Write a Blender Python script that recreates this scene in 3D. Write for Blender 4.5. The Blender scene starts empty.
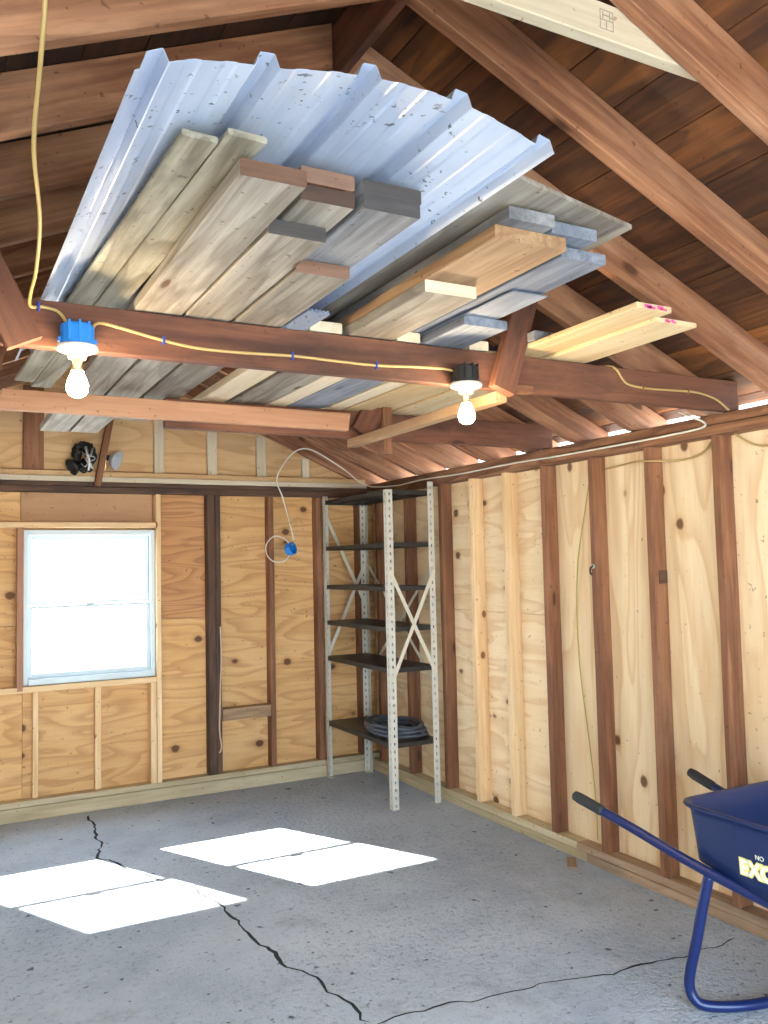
import bpy, bmesh, math, random
from mathutils import Vector, Matrix, noise as mnoise
random.seed(7)
sc = bpy.context.scene
COL = sc.collection
V = Vector

# ------------------------------------------------------------------ helpers
def lin(c):
    return tuple((x/12.92 if x <= .04045 else ((x+.055)/1.055)**2.4) for x in (v/255 for v in c)) + (1,)

class NT:
    """tiny node-tree helper"""
    def __init__(s, name):
        s.m = bpy.data.materials.new(name); s.m.use_nodes = True
        s.t = s.m.node_tree; s.t.nodes.clear()
        s.out = s.n('ShaderNodeOutputMaterial')
    def n(s, ty, ins=None, **kw):
        nd = s.t.nodes.new(ty)
        for k, v in kw.items(): setattr(nd, k, v)
        for k, v in (ins or {}).items():
            if isinstance(v, bpy.types.NodeSocket): s.t.links.new(v, nd.inputs[k])
            else: nd.inputs[k].default_value = v
        return nd
    def math(s, op, a, b=0.0, c=None, clamp=False):
        d = {0: a, 1: b}
        if c is not None: d[2] = c
        return s.n('ShaderNodeMath', d, operation=op, use_clamp=clamp).outputs[0]
    def mix(s, f, a, b, blend='MIX'):
        nd = s.n('ShaderNodeMix', data_type='RGBA', blend_type=blend)
        for i, v in ((0, f), (6, a), (7, b)):
            if isinstance(v, bpy.types.NodeSocket): s.t.links.new(v, nd.inputs[i])
            else: nd.inputs[i].default_value = v
        return nd.outputs[2]
    def ramp(s, f, stops):
        nd = s.n('ShaderNodeValToRGB', {0: f}); cr = nd.color_ramp
        while len(cr.elements) < len(stops): cr.elements.new(.5)
        for e, (p, c) in zip(cr.elements, stops):
            e.position = p; e.color = c if len(c) == 4 else (*c, 1)
        return nd.outputs[0]
    def rng(s, v, a, b, c=0.0, d=1.0):
        return s.n('ShaderNodeMapRange', {0: v, 1: a, 2: b, 3: c, 4: d}).outputs[0]
    def coords(s, sx=1, sy=1, sz=1, seed=True):
        tc = s.n('ShaderNodeTexCoord').outputs['Object']
        if seed:
            r = s.n('ShaderNodeObjectInfo').outputs['Random']
            off = s.n('ShaderNodeCombineXYZ', {0: s.math('MULTIPLY', r, 37.3), 1: s.math('MULTIPLY', r, 91.7), 2: s.math('MULTIPLY', r, 53.1)}).outputs[0]
            tc = s.n('ShaderNodeVectorMath', {0: tc, 1: off}, operation='ADD').outputs[0]
        return s.n('ShaderNodeVectorMath', {0: tc, 1: (sx, sy, sz)}, operation='MULTIPLY').outputs[0]
    def noise(s, vec, scale=1.0, detail=3.0, rough=.55, dist=0.0):
        return s.n('ShaderNodeTexNoise', {'Vector': vec, 'Scale': scale, 'Detail': detail, 'Roughness': rough, 'Distortion': dist}).outputs[0]
    def bsdf(s, **ins):
        b = s.n('ShaderNodeBsdfPrincipled', {k.replace('_', ' '): v for k, v in ins.items()})
        s.t.links.new(b.outputs[0], s.out.inputs[0]); return b
    def bump(s, h, strength=.3, dist=.01):
        return s.n('ShaderNodeBump', {'Height': h, 'Strength': strength, 'Distance': dist}).outputs[0]

def wood(name, base, dark, light, rings=1.0, knots=.35, stain=None, stain_amt=0.0, rough=.75, ring_freq=7.0, knot_col=(70, 40, 22), vary=.22, kscale=(4.0, 14.0, 5.0), bump=.25, ring_amt=.7, streak_amt=1.0, fig_s=(.55, 5.5, 5.5)):
    t = NT(name)
    streak = t.noise(t.coords(2.2, 45, 45), 1, 4, .6)
    fig = t.noise(t.coords(*fig_s), 1, 2.0, .5, .35)
    fr = t.math('FRACT', t.math('MULTIPLY', fig, ring_freq))
    ring = t.math('MULTIPLY', t.rng(fr, .35, .85), t.rng(fr, 1.0, .9))
    blotch = t.noise(t.coords(1.0, 4, 4), 1, 3, .6)
    c = t.mix(t.math('MULTIPLY', t.rng(streak, .7, .3), streak_amt), lin(base), lin(dark))
    c = t.mix(t.math('MULTIPLY', t.rng(blotch, .42, .75), .65), c, lin(light))
    c = t.mix(t.math('MULTIPLY', ring, ring_amt*rings, clamp=True), c, lin(dark))
    fine = t.noise(t.coords(5, 130, 130), 1, 3, .65)
    c = t.mix(t.math('MULTIPLY', t.rng(fine, .52, .72), .28), c, lin(dark))
    sp = t.noise(t.coords(1, 1, 1), 38, 2, .5)
    c = t.mix(t.math('MULTIPLY', t.rng(sp, .69, .73), .55), c, lin(knot_col))
    if knots > 0:
        vor = t.n('ShaderNodeTexVoronoi', {'Vector': t.coords(*kscale), 'Scale': 1.0}, feature='F1')
        cellr = t.n('ShaderNodeSeparateColor', {0: vor.outputs['Color']}).outputs[0]
        on = t.math('LESS_THAN', cellr, knots)
        kd = t.math('ADD', vor.outputs['Distance'], t.math('MULTIPLY', t.math('SUBTRACT', streak, .5), .12))
        k = t.math('MULTIPLY', on, t.rng(kd, .20, .13))
        halo = t.math('MULTIPLY', on, t.rng(kd, .38, .16))
        c = t.mix(t.math('MULTIPLY', halo, .35), c, lin(dark))
        c = t.mix(t.math('MULTIPLY', k, .9), c, lin(knot_col))
    if stain:
        sn = t.noise(t.coords(.9, 3.2, 3.2), 1.7, 5, .65)
        c = t.mix(t.math('MULTIPLY', t.rng(sn, .48, .66), stain_amt), c, lin(stain))
    r = t.n('ShaderNodeObjectInfo').outputs['Random']
    v = t.rng(r, 0, 1, 1-vary, 1+vary)
    c = t.n('ShaderNodeHueSaturation', {'Value': v, 'Color': c}).outputs[0]
    h = t.math('ADD', streak, t.math('MULTIPLY', ring, .3))
    t.bsdf(Base_Color=c, Roughness=rough, Normal=t.bump(h, bump, .004))
    return t.m

def plain(name, col, rough=.5, metal=0.0, spec=.5, speck=0.0, bump=0.0):
    t = NT(name); c = lin(col); kw = {}
    if speck:
        n = t.noise(t.coords(1, 1, 1), 18, 5, .7)
        c = t.mix(t.math('MULTIPLY', t.rng(n, .5, .72), speck), lin(col), lin(tuple(x*.55 for x in col)))
    if bump:
        kw['Normal'] = t.bump(t.noise(t.coords(1, 1, 1), 60, 4, .6), bump, .003)
    t.bsdf(Base_Color=c, Roughness=rough, Metallic=metal, Specular_IOR_Level=spec, **kw)
    return t.m

# --- wood species / states
M = {}
PK = (5.5, .02, 6.5)
PS = dict(streak_amt=.22, fig_s=(.75, .02, 4.4), kscale=PK, bump=.08)
M['ply'] = wood('plywood_sheathing', (214, 168, 110), (160, 106, 58), (228, 190, 138), rings=.6, knots=.24, ring_freq=10, vary=.06, knot_col=(84, 46, 22), **PS)
M['ply_side'] = wood('pale_plywood_sheathing', (238, 216, 178), (206, 162, 110), (244, 228, 198), rings=.65, knots=.28, ring_freq=7, vary=.04, knot_col=(92, 54, 30), **PS)
M['ply_red'] = wood('reddish_plywood', (198, 144, 94), (140, 86, 50), (206, 156, 106), rings=.7, knots=.12, ring_freq=16, vary=.05, knot_col=(90, 50, 26), **PS)
M['ply_dull'] = wood('dull_fibre_panel', (190, 148, 110), (160, 118, 84), (198, 158, 120), rings=.3, knots=.1, vary=.05, **PS)
M['ply_gable'] = wood('gable_plywood', (216, 180, 132), (176, 130, 82), (224, 194, 150), rings=.6, knots=.1, ring_freq=8, vary=.06, **PS)
M['new'] = wood('new_softwood', (238, 206, 162), (212, 172, 122), (246, 222, 184), rings=.5, knots=.22, vary=.05, knot_col=(120, 66, 34), kscale=(7, 10, 10))
M['white'] = wood('new_spruce', (214, 202, 180), (194, 178, 150), (222, 212, 194), rings=.3, knots=.10, vary=.05, knot_col=(130, 84, 50))
M['old'] = wood('old_brown_framing', (148, 100, 68), (102, 63, 42), (178, 130, 96), rings=.6, knots=.16, stain=(88, 54, 38), stain_amt=.5, vary=.12)
M['rafter'] = wood('old_red_brown_rafter', (172, 120, 86), (114, 70, 46), (212, 170, 138), rings=.7, knots=.2, stain=(92, 54, 36), stain_amt=.6, vary=.12, kscale=(3.5, 8, 8))
M['pinkish'] = wood('pinkish_board', (176, 132, 104), (148, 104, 78), (190, 148, 118), rings=.4, knots=.2, vary=.05, kscale=(6, 10, 10))
M['joist'] = wood('dark_red_joist', (114, 70, 50), (82, 46, 32), (140, 94, 70), rings=.4, knots=.12, stain=(46, 26, 22), stain_amt=.75, vary=.08)
M['dark'] = wood('nearly_black_framing', (96, 66, 50), (62, 42, 32), (120, 88, 66), rings=.4, knots=.1, stain=(40, 34, 32), stain_amt=.7, vary=.1)
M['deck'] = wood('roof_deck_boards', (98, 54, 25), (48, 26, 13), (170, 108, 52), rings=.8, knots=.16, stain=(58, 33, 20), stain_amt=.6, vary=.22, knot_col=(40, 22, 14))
M['deck_shaded'] = wood('shaded_roof_deck', (58, 32, 18), (34, 19, 12), (84, 50, 28), rings=.6, knots=.12, stain=(28, 18, 12), stain_amt=.6, vary=.2)  # same deck boards, with the dimmer slope's shade put into the colour
M['weath'] = wood('weathered_plank', (150, 144, 134), (86, 77, 68), (192, 187, 178), rings=.7, knots=.12, stain=(92, 80, 70), stain_amt=.55, vary=.10)
M['mossy'] = wood('grey_green_plank', (150, 147, 132), (84, 76, 60), (186, 184, 170), rings=.8, knots=.1, stain=(60, 52, 40), stain_amt=.7, vary=.08)
M['grey'] = wood('grey_plank', (142, 144, 150), (92, 94, 100), (176, 178, 184), rings=.5, knots=.12, stain=(64, 66, 74), stain_amt=.6, vary=.12)
M['bluegrey'] = wood('blue_grey_plank', (132, 140, 154), (86, 94, 110), (168, 176, 190), rings=.4, knots=.1, stain=(74, 84, 106), stain_amt=.5, vary=.08)
M['tan'] = wood('tan_plank', (172, 138, 102), (124, 92, 64), (192, 162, 128), rings=.7, knots=.12, stain=(124, 92, 64), stain_amt=.4, vary=.08)
M['pine'] = wood('clear_pine', (206, 188, 152), (184, 156, 112), (216, 202, 172), rings=.4, knots=.08, vary=.04)
M['char'] = wood('blackened_end', (72, 68, 68), (44, 42, 44), (104, 98, 94), rings=.5, knots=0, stain=(36, 36, 40), stain_amt=.6)
M['browned'] = wood('browned_end', (134, 100, 82), (96, 68, 54), (160, 128, 110), rings=.4, knots=0, stain=(80, 60, 54), stain_amt=.6)
M['sill'] = wood('treated_sill', (204, 188, 154), (166, 148, 114), (216, 204, 176), rings=.5, knots=.16, stain=(124, 120, 90), stain_amt=.35, vary=.06)
M['sill_old'] = wood('worn_sill', (178, 150, 122), (132, 102, 78), (196, 170, 144), rings=.5, knots=.16, stain=(118, 108, 100), stain_amt=.6, vary=.06)
M['bark'] = wood('rough_plate', (164, 116, 80), (100, 62, 42), (190, 146, 108), rings=1.2, knots=.12, stain=(66, 42, 32), stain_amt=.7, vary=.05, bump=.6)

# --- others
M['bulb'] = None
def emis(name, col, st):
    t = NT(name); e = t.n('ShaderNodeEmission', {0: (*col, 1), 1: st}); t.t.links.new(e.outputs[0], t.out.inputs[0]); return t.m
M['bulb'] = emis('lit_bulb_glass', (1.0, .76, .46), 38)
M['porcelain'] = plain('white_porcelain', (226, 222, 212), .35)
M['bluebox'] = plain('blue_plastic', (20, 120, 205), .4)
M['blackbox'] = plain('black_plastic', (28, 28, 30), .4)
M['brass'] = plain('lamp_base_metal', (170, 160, 140), .35, .8)
M['yellow'] = plain('yellow_cable_sheath', (180, 154, 98), .5)
M['ycord'] = plain('thin_yellow_cord', (176, 166, 70), .6)
M['whitecable'] = plain('white_cable_sheath', (224, 220, 208), .5)
M['palecord'] = plain('pale_cord', (190, 168, 146), .6)
M['staple'] = plain('blue_staple', (40, 60, 150), .4)
M['vinyl'] = plain('white_vinyl', (196, 208, 214), .35)
M['glass'] = None
t = NT('window_glass')
gl = t.n('ShaderNodeBsdfGlossy', {0: (1, 1, 1, 1), 1: .02}); tr = t.n('ShaderNodeBsdfTransparent', {0: (.97, .98, .98, 1)})
mx = t.n('ShaderNodeMixShader', {0: .05, 1: tr.outputs[0], 2: gl.outputs[0]}); t.t.links.new(mx.outputs[0], t.out.inputs[0])
M['glass'] = t.m
M['shelfpaint'] = plain('charcoal_shelf_paint', (52, 50, 48), .45, .2, speck=.3)
M['bracepaint'] = plain('cream_steel', (214, 208, 190), .45, .1, speck=.15)
M['hose'] = plain('grey_black_rubber', (66, 74, 84), .35)
M['navy'] = plain('navy_tray_plastic', (20, 40, 88), .42, speck=.25)
M['navytube'] = plain('navy_painted_tube', (24, 40, 92), .28, .1)
M['rubber'] = plain('black_rubber', (40, 42, 46), .7)
M['decal_w'] = plain('white_lettering', (238, 238, 220), .5)
M['decal_y'] = plain('yellow_lettering', (236, 226, 140), .5)
M['steel'] = plain('bright_steel', (190, 192, 196), .3, .9)
M['silver'] = plain('silver_reflector', (205, 212, 222), .35, .5)
M['ink'] = plain('grey_ink', (150, 140, 126), .8)
M['pink'] = plain('pink_marking_paint', (222, 84, 150), .7)
M['black'] = plain('matte_black', (24, 24, 26), .55)
M['crack'] = plain('crack_dirt', (36, 38, 42), .95)
# slotted angle posts: cream paint with punched slots that really let light through
t = NT('slotted_cream_steel')
tc = t.n('ShaderNodeTexCoord').outputs['Object']; sx = t.n('ShaderNodeSeparateXYZ', {0: tc})
fz = t.math('ABSOLUTE', t.math('SUBTRACT', t.math('FRACT', t.math('MULTIPLY', sx.outputs[2], 1/.05)), .5))
def slot(o):
    a = t.math('LESS_THAN', t.math('ABSOLUTE', t.math('SUBTRACT', t.math('ABSOLUTE', o), .0225)), .005)
    return t.math('MULTIPLY', a, t.math('LESS_THAN', fz, .2))
hole = t.math('MAXIMUM', slot(sx.outputs[0]), slot(sx.outputs[1]))
bs = t.n('ShaderNodeBsdfPrincipled', {'Base Color': lin((206, 204, 194)), 'Roughness': .45, 'Metallic': .1})
tr = t.n('ShaderNodeBsdfTransparent')
mx = t.n('ShaderNodeMixShader', {0: hole, 1: bs.outputs[0], 2: tr.outputs[0]}); t.t.links.new(mx.outputs[0], t.out.inputs[0])
M['slotted'] = t.m
# coated roofing steel with dirt specks
t = NT('coated_roofing_steel')
sp = t.noise(t.coords(1, 1, 1), 42, 3, .6); pa = t.noise(t.coords(1, 1, 1), 3.5, 3, .6)
d = t.math('MULTIPLY', t.rng(sp, .63, .67), t.rng(pa, .46, .56))
bl = t.noise(t.coords(2, .6, 2), 2.5, 4, .6)
c = t.mix(t.rng(bl, .4, .7), lin((156, 170, 196)), lin((184, 196, 216)))
c = t.mix(t.math('MULTIPLY', d, .85), c, lin((50, 52, 58)))
t.bsdf(Base_Color=c, Roughness=.34, Metallic=.15)
M['metal'] = t.m
# concrete
t = NT('concrete_floor')
P = t.coords(1, 1, 1, seed=False)
big = t.noise(P, .9, 4, .6); mid = t.noise(P, 5, 6, .65); fine = t.noise(P, 70, 5, .7); grit = t.noise(P, 26, 4, .7)
c = t.mix(t.rng(big, .35, .68), lin((156, 168, 186)), lin((194, 204, 218)))
c = t.mix(t.math('MULTIPLY', t.rng(mid, .45, .7), .5), c, lin((188, 198, 210)))
c = t.mix(t.math('MULTIPLY', t.rng(grit, .58, .72), .6), c, lin((98, 108, 122)))
st = t.noise(P, 1.7, 5, .7)
c = t.mix(t.math('MULTIPLY', t.rng(st, .56, .72), .4), c, lin((112, 116, 122)))
spk = t.noise(P, 17, 2, .5)
c = t.mix(t.math('MULTIPLY', t.rng(spk, .69, .72), .85), c, lin((52, 54, 60)))
pit = t.noise(P, 34, 3, .75)
zone = t.rng(t.noise(P, .7, 2, .5), .40, .60)
pm = t.math('MULTIPLY', t.rng(pit, .55, .66), t.rng(zone, 0, 1, .25, 1.0))
c = t.mix(t.math('MULTIPLY', pm, .55), c, lin((78, 84, 96)))
lt = t.noise(P, 46, 3, .7)
c = t.mix(t.math('MULTIPLY', t.rng(lt, .6, .72), .5), c, lin((206, 214, 224)))
h = t.math('ADD', t.math('MULTIPLY', fine, .35), t.math('MULTIPLY', pit, t.rng(zone, 0, 1, -.5, -1.6)))
t.bsdf(Base_Color=c, Roughness=.78, Normal=t.bump(h, .9, .02))
M['concrete'] = t.m
M['outside'] = plain('pale_gravel_ground', (186, 184, 178), .9, speck=.3)

def mesh_obj(name, verts, faces, mat, mw=None, parent=None, smooth=False):
    """verts in world space; mw = the object's own frame (local X runs along the grain)"""
    mw = mw or Matrix.Identity(4)
    inv = mw.inverted()
    me = bpy.data.meshes.new(name)
    me.from_pydata([inv @ V(v) for v in verts], [], faces); me.update()
    bm = bmesh.new(); bm.from_mesh(me); bmesh.ops.recalc_face_normals(bm, faces=bm.faces); bm.to_mesh(me); bm.free()
    if smooth:
        for p in me.polygons: p.use_smooth = True
    o = bpy.data.objects.new(name, me); COL.objects.link(o)
    if mat is not None: me.materials.append(mat)
    if parent is not None:
        o.parent = parent
        pm = parent.matrix_basis if parent.parent is None else parent.parent.matrix_basis @ parent.matrix_basis
        o.matrix_basis = pm.inverted() @ mw
    else:
        o.matrix_basis = mw
    return o

def tag(o, label=None, cat=None, group=None, kind=None):
    if label: o['label'] = label
    if cat: o['category'] = cat
    if group: o['group'] = group
    if kind: o['kind'] = kind
    return o

def empty(name, loc, label, cat, group=None, kind=None):
    o = bpy.data.objects.new(name, None); COL.objects.link(o)
    o.matrix_basis = Matrix.Translation(V(loc)); o.empty_display_size = .1
    return tag(o, label, cat, group, kind)

def frame_from(x, y, origin):
    x = V(x).normalized(); z = x.cross(V(y)).normalized(); y = z.cross(x)
    m = Matrix((x, y, z)).transposed().to_4x4(); m.translation = V(origin); return m

def bar_geo(a, b, wdir, w, t, ch=.003, seg=1, jit=0.0, skew=0.0):
    """a timber: centre line a->b, w across wdir, t across the third axis, chamfered edges; jit wanders the faces"""
    a, b = V(a), V(b); X = (b-a).normalized(); Z = X.cross(V(wdir)).normalized(); Y = Z.cross(X)
    hw, ht = w/2, t/2
    prof = [(hw, ht-ch), (hw-ch, ht), (-hw+ch, ht), (-hw, ht-ch), (-hw, -ht+ch), (-hw+ch, -ht), (hw-ch, -ht), (hw, -ht+ch)]
    vs, fs = [], []
    s = random.random()*100
    L = (b-a).length
    for i in range(seg+1):
        f = i/seg
        c = a.lerp(b, f)
        jy = jit*mnoise.noise(V((f*L*2, s, 0))); jz = .5*jit*mnoise.noise(V((f*L*2, s, 9)))
        jw = jit*mnoise.noise(V((f*L*3, s, 20)))
        for (py, pz) in prof:
            k = 1 if py > 0 else -1
            vs.append(c + Y*(py+jy+k*jw*.5) + Z*(pz+jz) + X*(skew*py if i in (0, seg) else 0))
    for i in range(seg):
        for j in range(8):
            fs.append((i*8+j, i*8+(j+1) % 8, (i+1)*8+(j+1) % 8, (i+1)*8+j))
    fs.append(tuple(range(7, -1, -1))); fs.append(tuple(seg*8+j for j in range(8)))
    return vs, fs, frame_from(X, Y, a)

def bar(name, a, b, wdir, w, t, mat, parent=None, **kw):
    vs, fs, mw = bar_geo(a, b, wdir, w, t, **kw)
    return mesh_obj(name, vs, fs, M[mat], mw, parent)

def boxbar(name, x0, x1, y0, y1, z0, z1, axis, mat, parent=None, **kw):
    c = [(x0+x1)/2, (y0+y1)/2, (z0+z1)/2]; d = [x1-x0, y1-y0, z1-z0]; i = 'xyz'.index(axis)
    a = list(c); b = list(c); a[i] -= d[i]/2; b[i] += d[i]/2
    wi, ti = [k for k in range(3) if k != i]
    wd = V((0, 0, 0)); wd[wi] = 1
    return bar(name, a, b, wd, d[wi], d[ti], mat, parent, **kw)

def prism(name, poly, y0, y1, mat, xdir, parent=None):
    """polygon in the xz plane, extruded y0..y1; grain along xdir"""
    n = len(poly)
    vs = [V((p[0], y0, p[1])) for p in poly] + [V((p[0], y1, p[1])) for p in poly]
    fs = [tuple(range(n)), tuple(range(2*n-1, n-1, -1))] + [(i, (i+1) % n, n+(i+1) % n, n+i) for i in range(n)]
    mw = frame_from(xdir, (0, 1, 0), vs[0])
    o = mesh_obj(name, vs, fs, M[mat], mw, parent)
    bm = bmesh.new(); bm.from_mesh(o.data)
    bmesh.ops.bevel(bm, geom=bm.edges[:], offset=.003, segments=1, affect='EDGES'); bm.to_mesh(o.data); bm.free()
    return o

def spline(pts, k=8):
    pts = [V(p) for p in pts]; out = []
    for i in range(len(pts)-1):
        p0 = pts[max(i-1, 0)]; p1 = pts[i]; p2 = pts[i+1]; p3 = pts[min(i+2, len(pts)-1)]
        for j in range(k):
            u = j/k
            out.append(.5*((2*p1)+(p2-p0)*u+(2*p0-5*p1+4*p2-p3)*u*u+(3*p1-p0-3*p2+p3)*u**3))
    out.append(pts[-1]); return out

def tube_geo(pts, r, n=8, base=0):
    vs, fs = [], []
    N = len(pts); up = V((0, 0, 1)); prev = None
    for i, p in enumerate(pts):
        d = (pts[min(i+1, N-1)]-pts[max(i-1, 0)]).normalized()
        if prev is None:
            s = d.cross(up)
            if s.length < .05: s = d.cross(V((1, 0, 0)))
        else: s = prev - d*prev.dot(d)
        s.normalize(); prev = s; u = s.cross(d)
        rr = r[i] if isinstance(r, (list, tuple)) else r
        for j in range(n):
            a = 2*math.pi*j/n; vs.append(p + (s*math.cos(a)+u*math.sin(a))*rr)
    for i in range(N-1):
        for j in range(n): fs.append((base+i*n+j, base+i*n+(j+1) % n, base+(i+1)*n+(j+1) % n, base+(i+1)*n+j))
    fs.append(tuple(base+j for j in range(n-1, -1, -1))); fs.append(tuple(base+(N-1)*n+j for j in range(n)))
    return vs, fs

def tube(name, pts, r, mat, parent=None, n=8, k=8, smooth_path=True):
    pts = spline(pts, k) if smooth_path else [V(p) for p in pts]
    vs, fs = tube_geo(pts, r, n)
    return mesh_obj(name, vs, fs, M[mat], Matrix.Translation(pts[0]), parent, smooth=True)

def lathe(name, prof, c, mat, parent=None, n=24, axis=(0, 0, 1), smooth=True):
    ax = V(axis).normalized(); s = ax.cross(V((1, 0, 0)))
    if s.length < .1: s = ax.cross(V((0, 1, 0)))
    s.normalize(); u = ax.cross(s); c = V(c)
    vs, fs = [], []
    for (r, h) in prof:
        for j in range(n):
            a = 2*math.pi*j/n; vs.append(c+ax*h+(s*math.cos(a)+u*math.sin(a))*max(r, 1e-5))
    for i in range(len(prof)-1):
        for j in range(n): fs.append((i*n+j, i*n+(j+1) % n, (i+1)*n+(j+1) % n, (i+1)*n+j))
    fs.append(tuple(range(n-1, -1, -1))); fs.append(tuple((len(prof)-1)*n+j for j in range(n)))
    return mesh_obj(name, vs, fs, M[mat], Matrix.Translation(c), parent, smooth)

def join_geo(gs):
    vs, fs = [], []
    for v, f in gs:
        b = len(vs); vs += list(v); fs += [tuple(i+b for i in q) for q in f]
    return vs, fs

def box_geo(x0, x1, y0, y1, z0, z1):
    vs = [(x, y, z) for x in (x0, x1) for y in (y0, y1) for z in (z0, z1)]
    return vs, [(0, 1, 3, 2), (4, 6, 7, 5), (0, 4, 5, 1), (2, 3, 7, 6), (0, 2, 6, 4), (1, 5, 7, 3)]

def bev(o, off=.002, seg=1, ang=.6):
    bm = bmesh.new(); bm.from_mesh(o.data)
    es = [e for e in bm.edges if len(e.link_faces) == 2 and e.calc_face_angle(0) > ang]
    bmesh.ops.bevel(bm, geom=es, offset=off, segments=seg, affect='EDGES'); bm.to_mesh(o.data); bm.free(); return o

def box(name, x0, x1, y0, y1, z0, z1, mat, parent=None, b=.002, axis=None):
    vs, fs = box_geo(x0, x1, y0, y1, z0, z1)
    mw = Matrix.Translation(((x0+x1)/2, (y0+y1)/2, (z0+z1)/2))
    o = mesh_obj(name, vs, fs, M[mat], mw, parent)
    return bev(o, b) if b else o

# ------------------------------------------------------------------ dimensions
XL, XR = -.91, 3.11            # inner faces of the floor plates (long walls)
YB, YF = 6.09, -.55            # inner face of the window wall's plate, door wall
PL, PR = XL-.09, XR+.09        # sheathing planes
YBS = YB+.09
RX, RZ, SL = 1.1, 3.114, .43   # ridge x, rafter underside at ridge, pitch
ZP = 2.15                      # underside of the top plates

# ------------------------------------------------------------------ setting
fl = mesh_obj('floor', *box_geo(PL-.05, PR+.05, YF-.1, YBS+.05, -.12, 0), M['concrete']); tag(fl, 'cracked grey concrete garage floor', 'floor', kind='structure')
def crack(pts, w, name='crack'):
    pts = [V((*p, 0)) for p in pts]; P = []
    for i in range(len(pts)-1):
        n = max(3, int((pts[i+1]-pts[i]).length/.035))
        d = (pts[i+1]-pts[i]).normalized(); s = V((-d.y, d.x, 0))
        for k in range(n):
            f = k/n; q = pts[i].lerp(pts[i+1], f)
            P.append((q + s*.035*mnoise.noise(q*7)+s*random.uniform(-.008, .008), s))
    P.append((pts[-1], s)); vs, fs = [], []
    for i, (q, s) in enumerate(P):
        ww = w*(.35+1.1*abs(mnoise.noise(q*5+V((3, 0, 0)))))*(1 if 0 < i < len(P)-1 else .15)
        vs += [q-s*ww+V((0, 0, .0008)), q+V((0, 0, .0012)), q+s*ww+V((0, 0, .0008))]
    for i in range(len(P)-1):
        fs += [(i*3, i*3+1, i*3+4, i*3+3), (i*3+1, i*3+2, i*3+5, i*3+4)]
    return mesh_obj(name, vs, fs, M['crack'], Matrix.Translation(pts[0]), fl)
crack([(.96, 6.0), (.95, 5.64), (.875, 5.1), (.96, 4.85), (1.05, 4.64), (1.22, 4.32), (1.245, 4.08), (1.26, 3.75), (1.27, 3.5), (1.32, 3.26), (1.37, 3.1), (1.38, 2.93), (1.39, 2.78)], .010)
crack([(1.39, 2.78), (1.52, 2.765), (1.77, 2.736), (2.14, 2.674), (2.4, 2.63), (2.74, 2.582), (3.02, 2.6)], .0075)
crack([(1.39, 2.78), (1.30, 2.62), (1.33, 2.4)], .006)
tag(mesh_obj('ground', *box_geo(-40, 40, -40, 40, -.3, -.13), M['outside']), 'pale ground outside the garage', 'ground', kind='structure')

def seam_backing(par, G):  # unseen outer layer, added to stop daylight leaking through the panel seams
    return mesh_obj('seam_backing', *join_geo(G), M['ply_dull'], Matrix.Translation(G[0][0][0]), par)

# window wall (back): plywood sheets around two window openings
WB = empty('wall_back', ((PL+PR)/2, YBS, 0), 'plywood-sheathed end wall with the window', 'wall', kind='structure')
W1 = (.565, 1.425); W2 = (.565-1.08, 1.425-1.08); WZ = (.86, 1.885)
def sheet_back(x0, x1, z0, z1, mat, grain='x'):
    vs, fs = box_geo(x0, x1, YBS, YBS+.02, z0, z1)
    mw = frame_from((1, 0, 0) if grain == 'x' else (0, 0, 1), (0, 1, 0), (x0, YBS, z0))
    return bev(mesh_obj('panel', vs, fs, M[mat], mw, WB), .0015)
g = .0015
zs = 1.25
for (x0, x1) in ((PL-.05, W2[0]), (W2[1], W1[0])):
    sheet_back(x0, x1-g, 0, zs-g, 'ply'); sheet_back(x0, x1-g, zs+g, WZ[1]+.05, 'ply')
for W in (W2, W1):
    sheet_back(W[0], W[1]-g, 0, WZ[0], 'ply')
    sheet_back(W[0], W[1]-g, WZ[1], WZ[1]+.05, 'ply')
sheet_back(PL-.05, .55, WZ[1]+.05+g, 2.3, 'ply'); sheet_back(.55+g, W1[1]-g, WZ[1]+.05+g, 2.3, 'ply_dull')
sheet_back(W1[1]+g, 1.84, 0, zs-g, 'ply'); sheet_back(W1[1]+g, 1.84, zs+g, 2.3, 'ply_red')
sheet_back(1.84+g, 2.30, 0, zs-.02, 'ply'); sheet_back(1.84+g, 2.30, zs-.02+g, 2.3, 'ply')
sheet_back(2.30+g, PR+.02, 0, zs-.02, 'ply'); sheet_back(2.30+g, PR+.02, zs-.02+g, 2.3, 'ply')
ya, yb_ = YBS+.0215, YBS+.032
seam_backing(WB, [box_geo(PL-.05, W2[0], ya, yb_, 0, 2.32), box_geo(W2[1], W1[0], ya, yb_, 0, 2.32), box_geo(W1[1], PR+.05, ya, yb_, 0, 2.32)]+[box_geo(W[0], W[1], ya, yb_, 0, WZ[0]) for W in (W1, W2)]+[box_geo(W[0], W[1], ya, yb_, WZ[1], 2.32) for W in (W1, W2)])
# gable triangle
def gable(y0, y1, par, mat='ply_gable'):
    xs = [PL-.05, .62, RX, 1.9, PR+.05]; 
    top = lambda x: RZ+.12-SL*abs(x-RX)
    for a, b in zip(xs, xs[1:]):
        poly = [(a+g, 2.3+g), (b-g, 2.3+g), (b-g, max(top(b), 2.31)), (a+g, max(top(a), 2.31))]
        vs = [V((p[0], y0, p[1])) for p in poly]+[V((p[0], y1, p[1])) for p in poly]
        fs = [(0, 1, 2, 3), (7, 6, 5, 4)]+[(i, (i+1) % 4, 4+(i+1) % 4, 4+i) for i in range(4)]
        mesh_obj('panel', vs, fs, M[mat], frame_from((1, 0, 0), (0, 1, 0), vs[0]), par)
gable(YBS, YBS+.02, WB)

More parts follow.
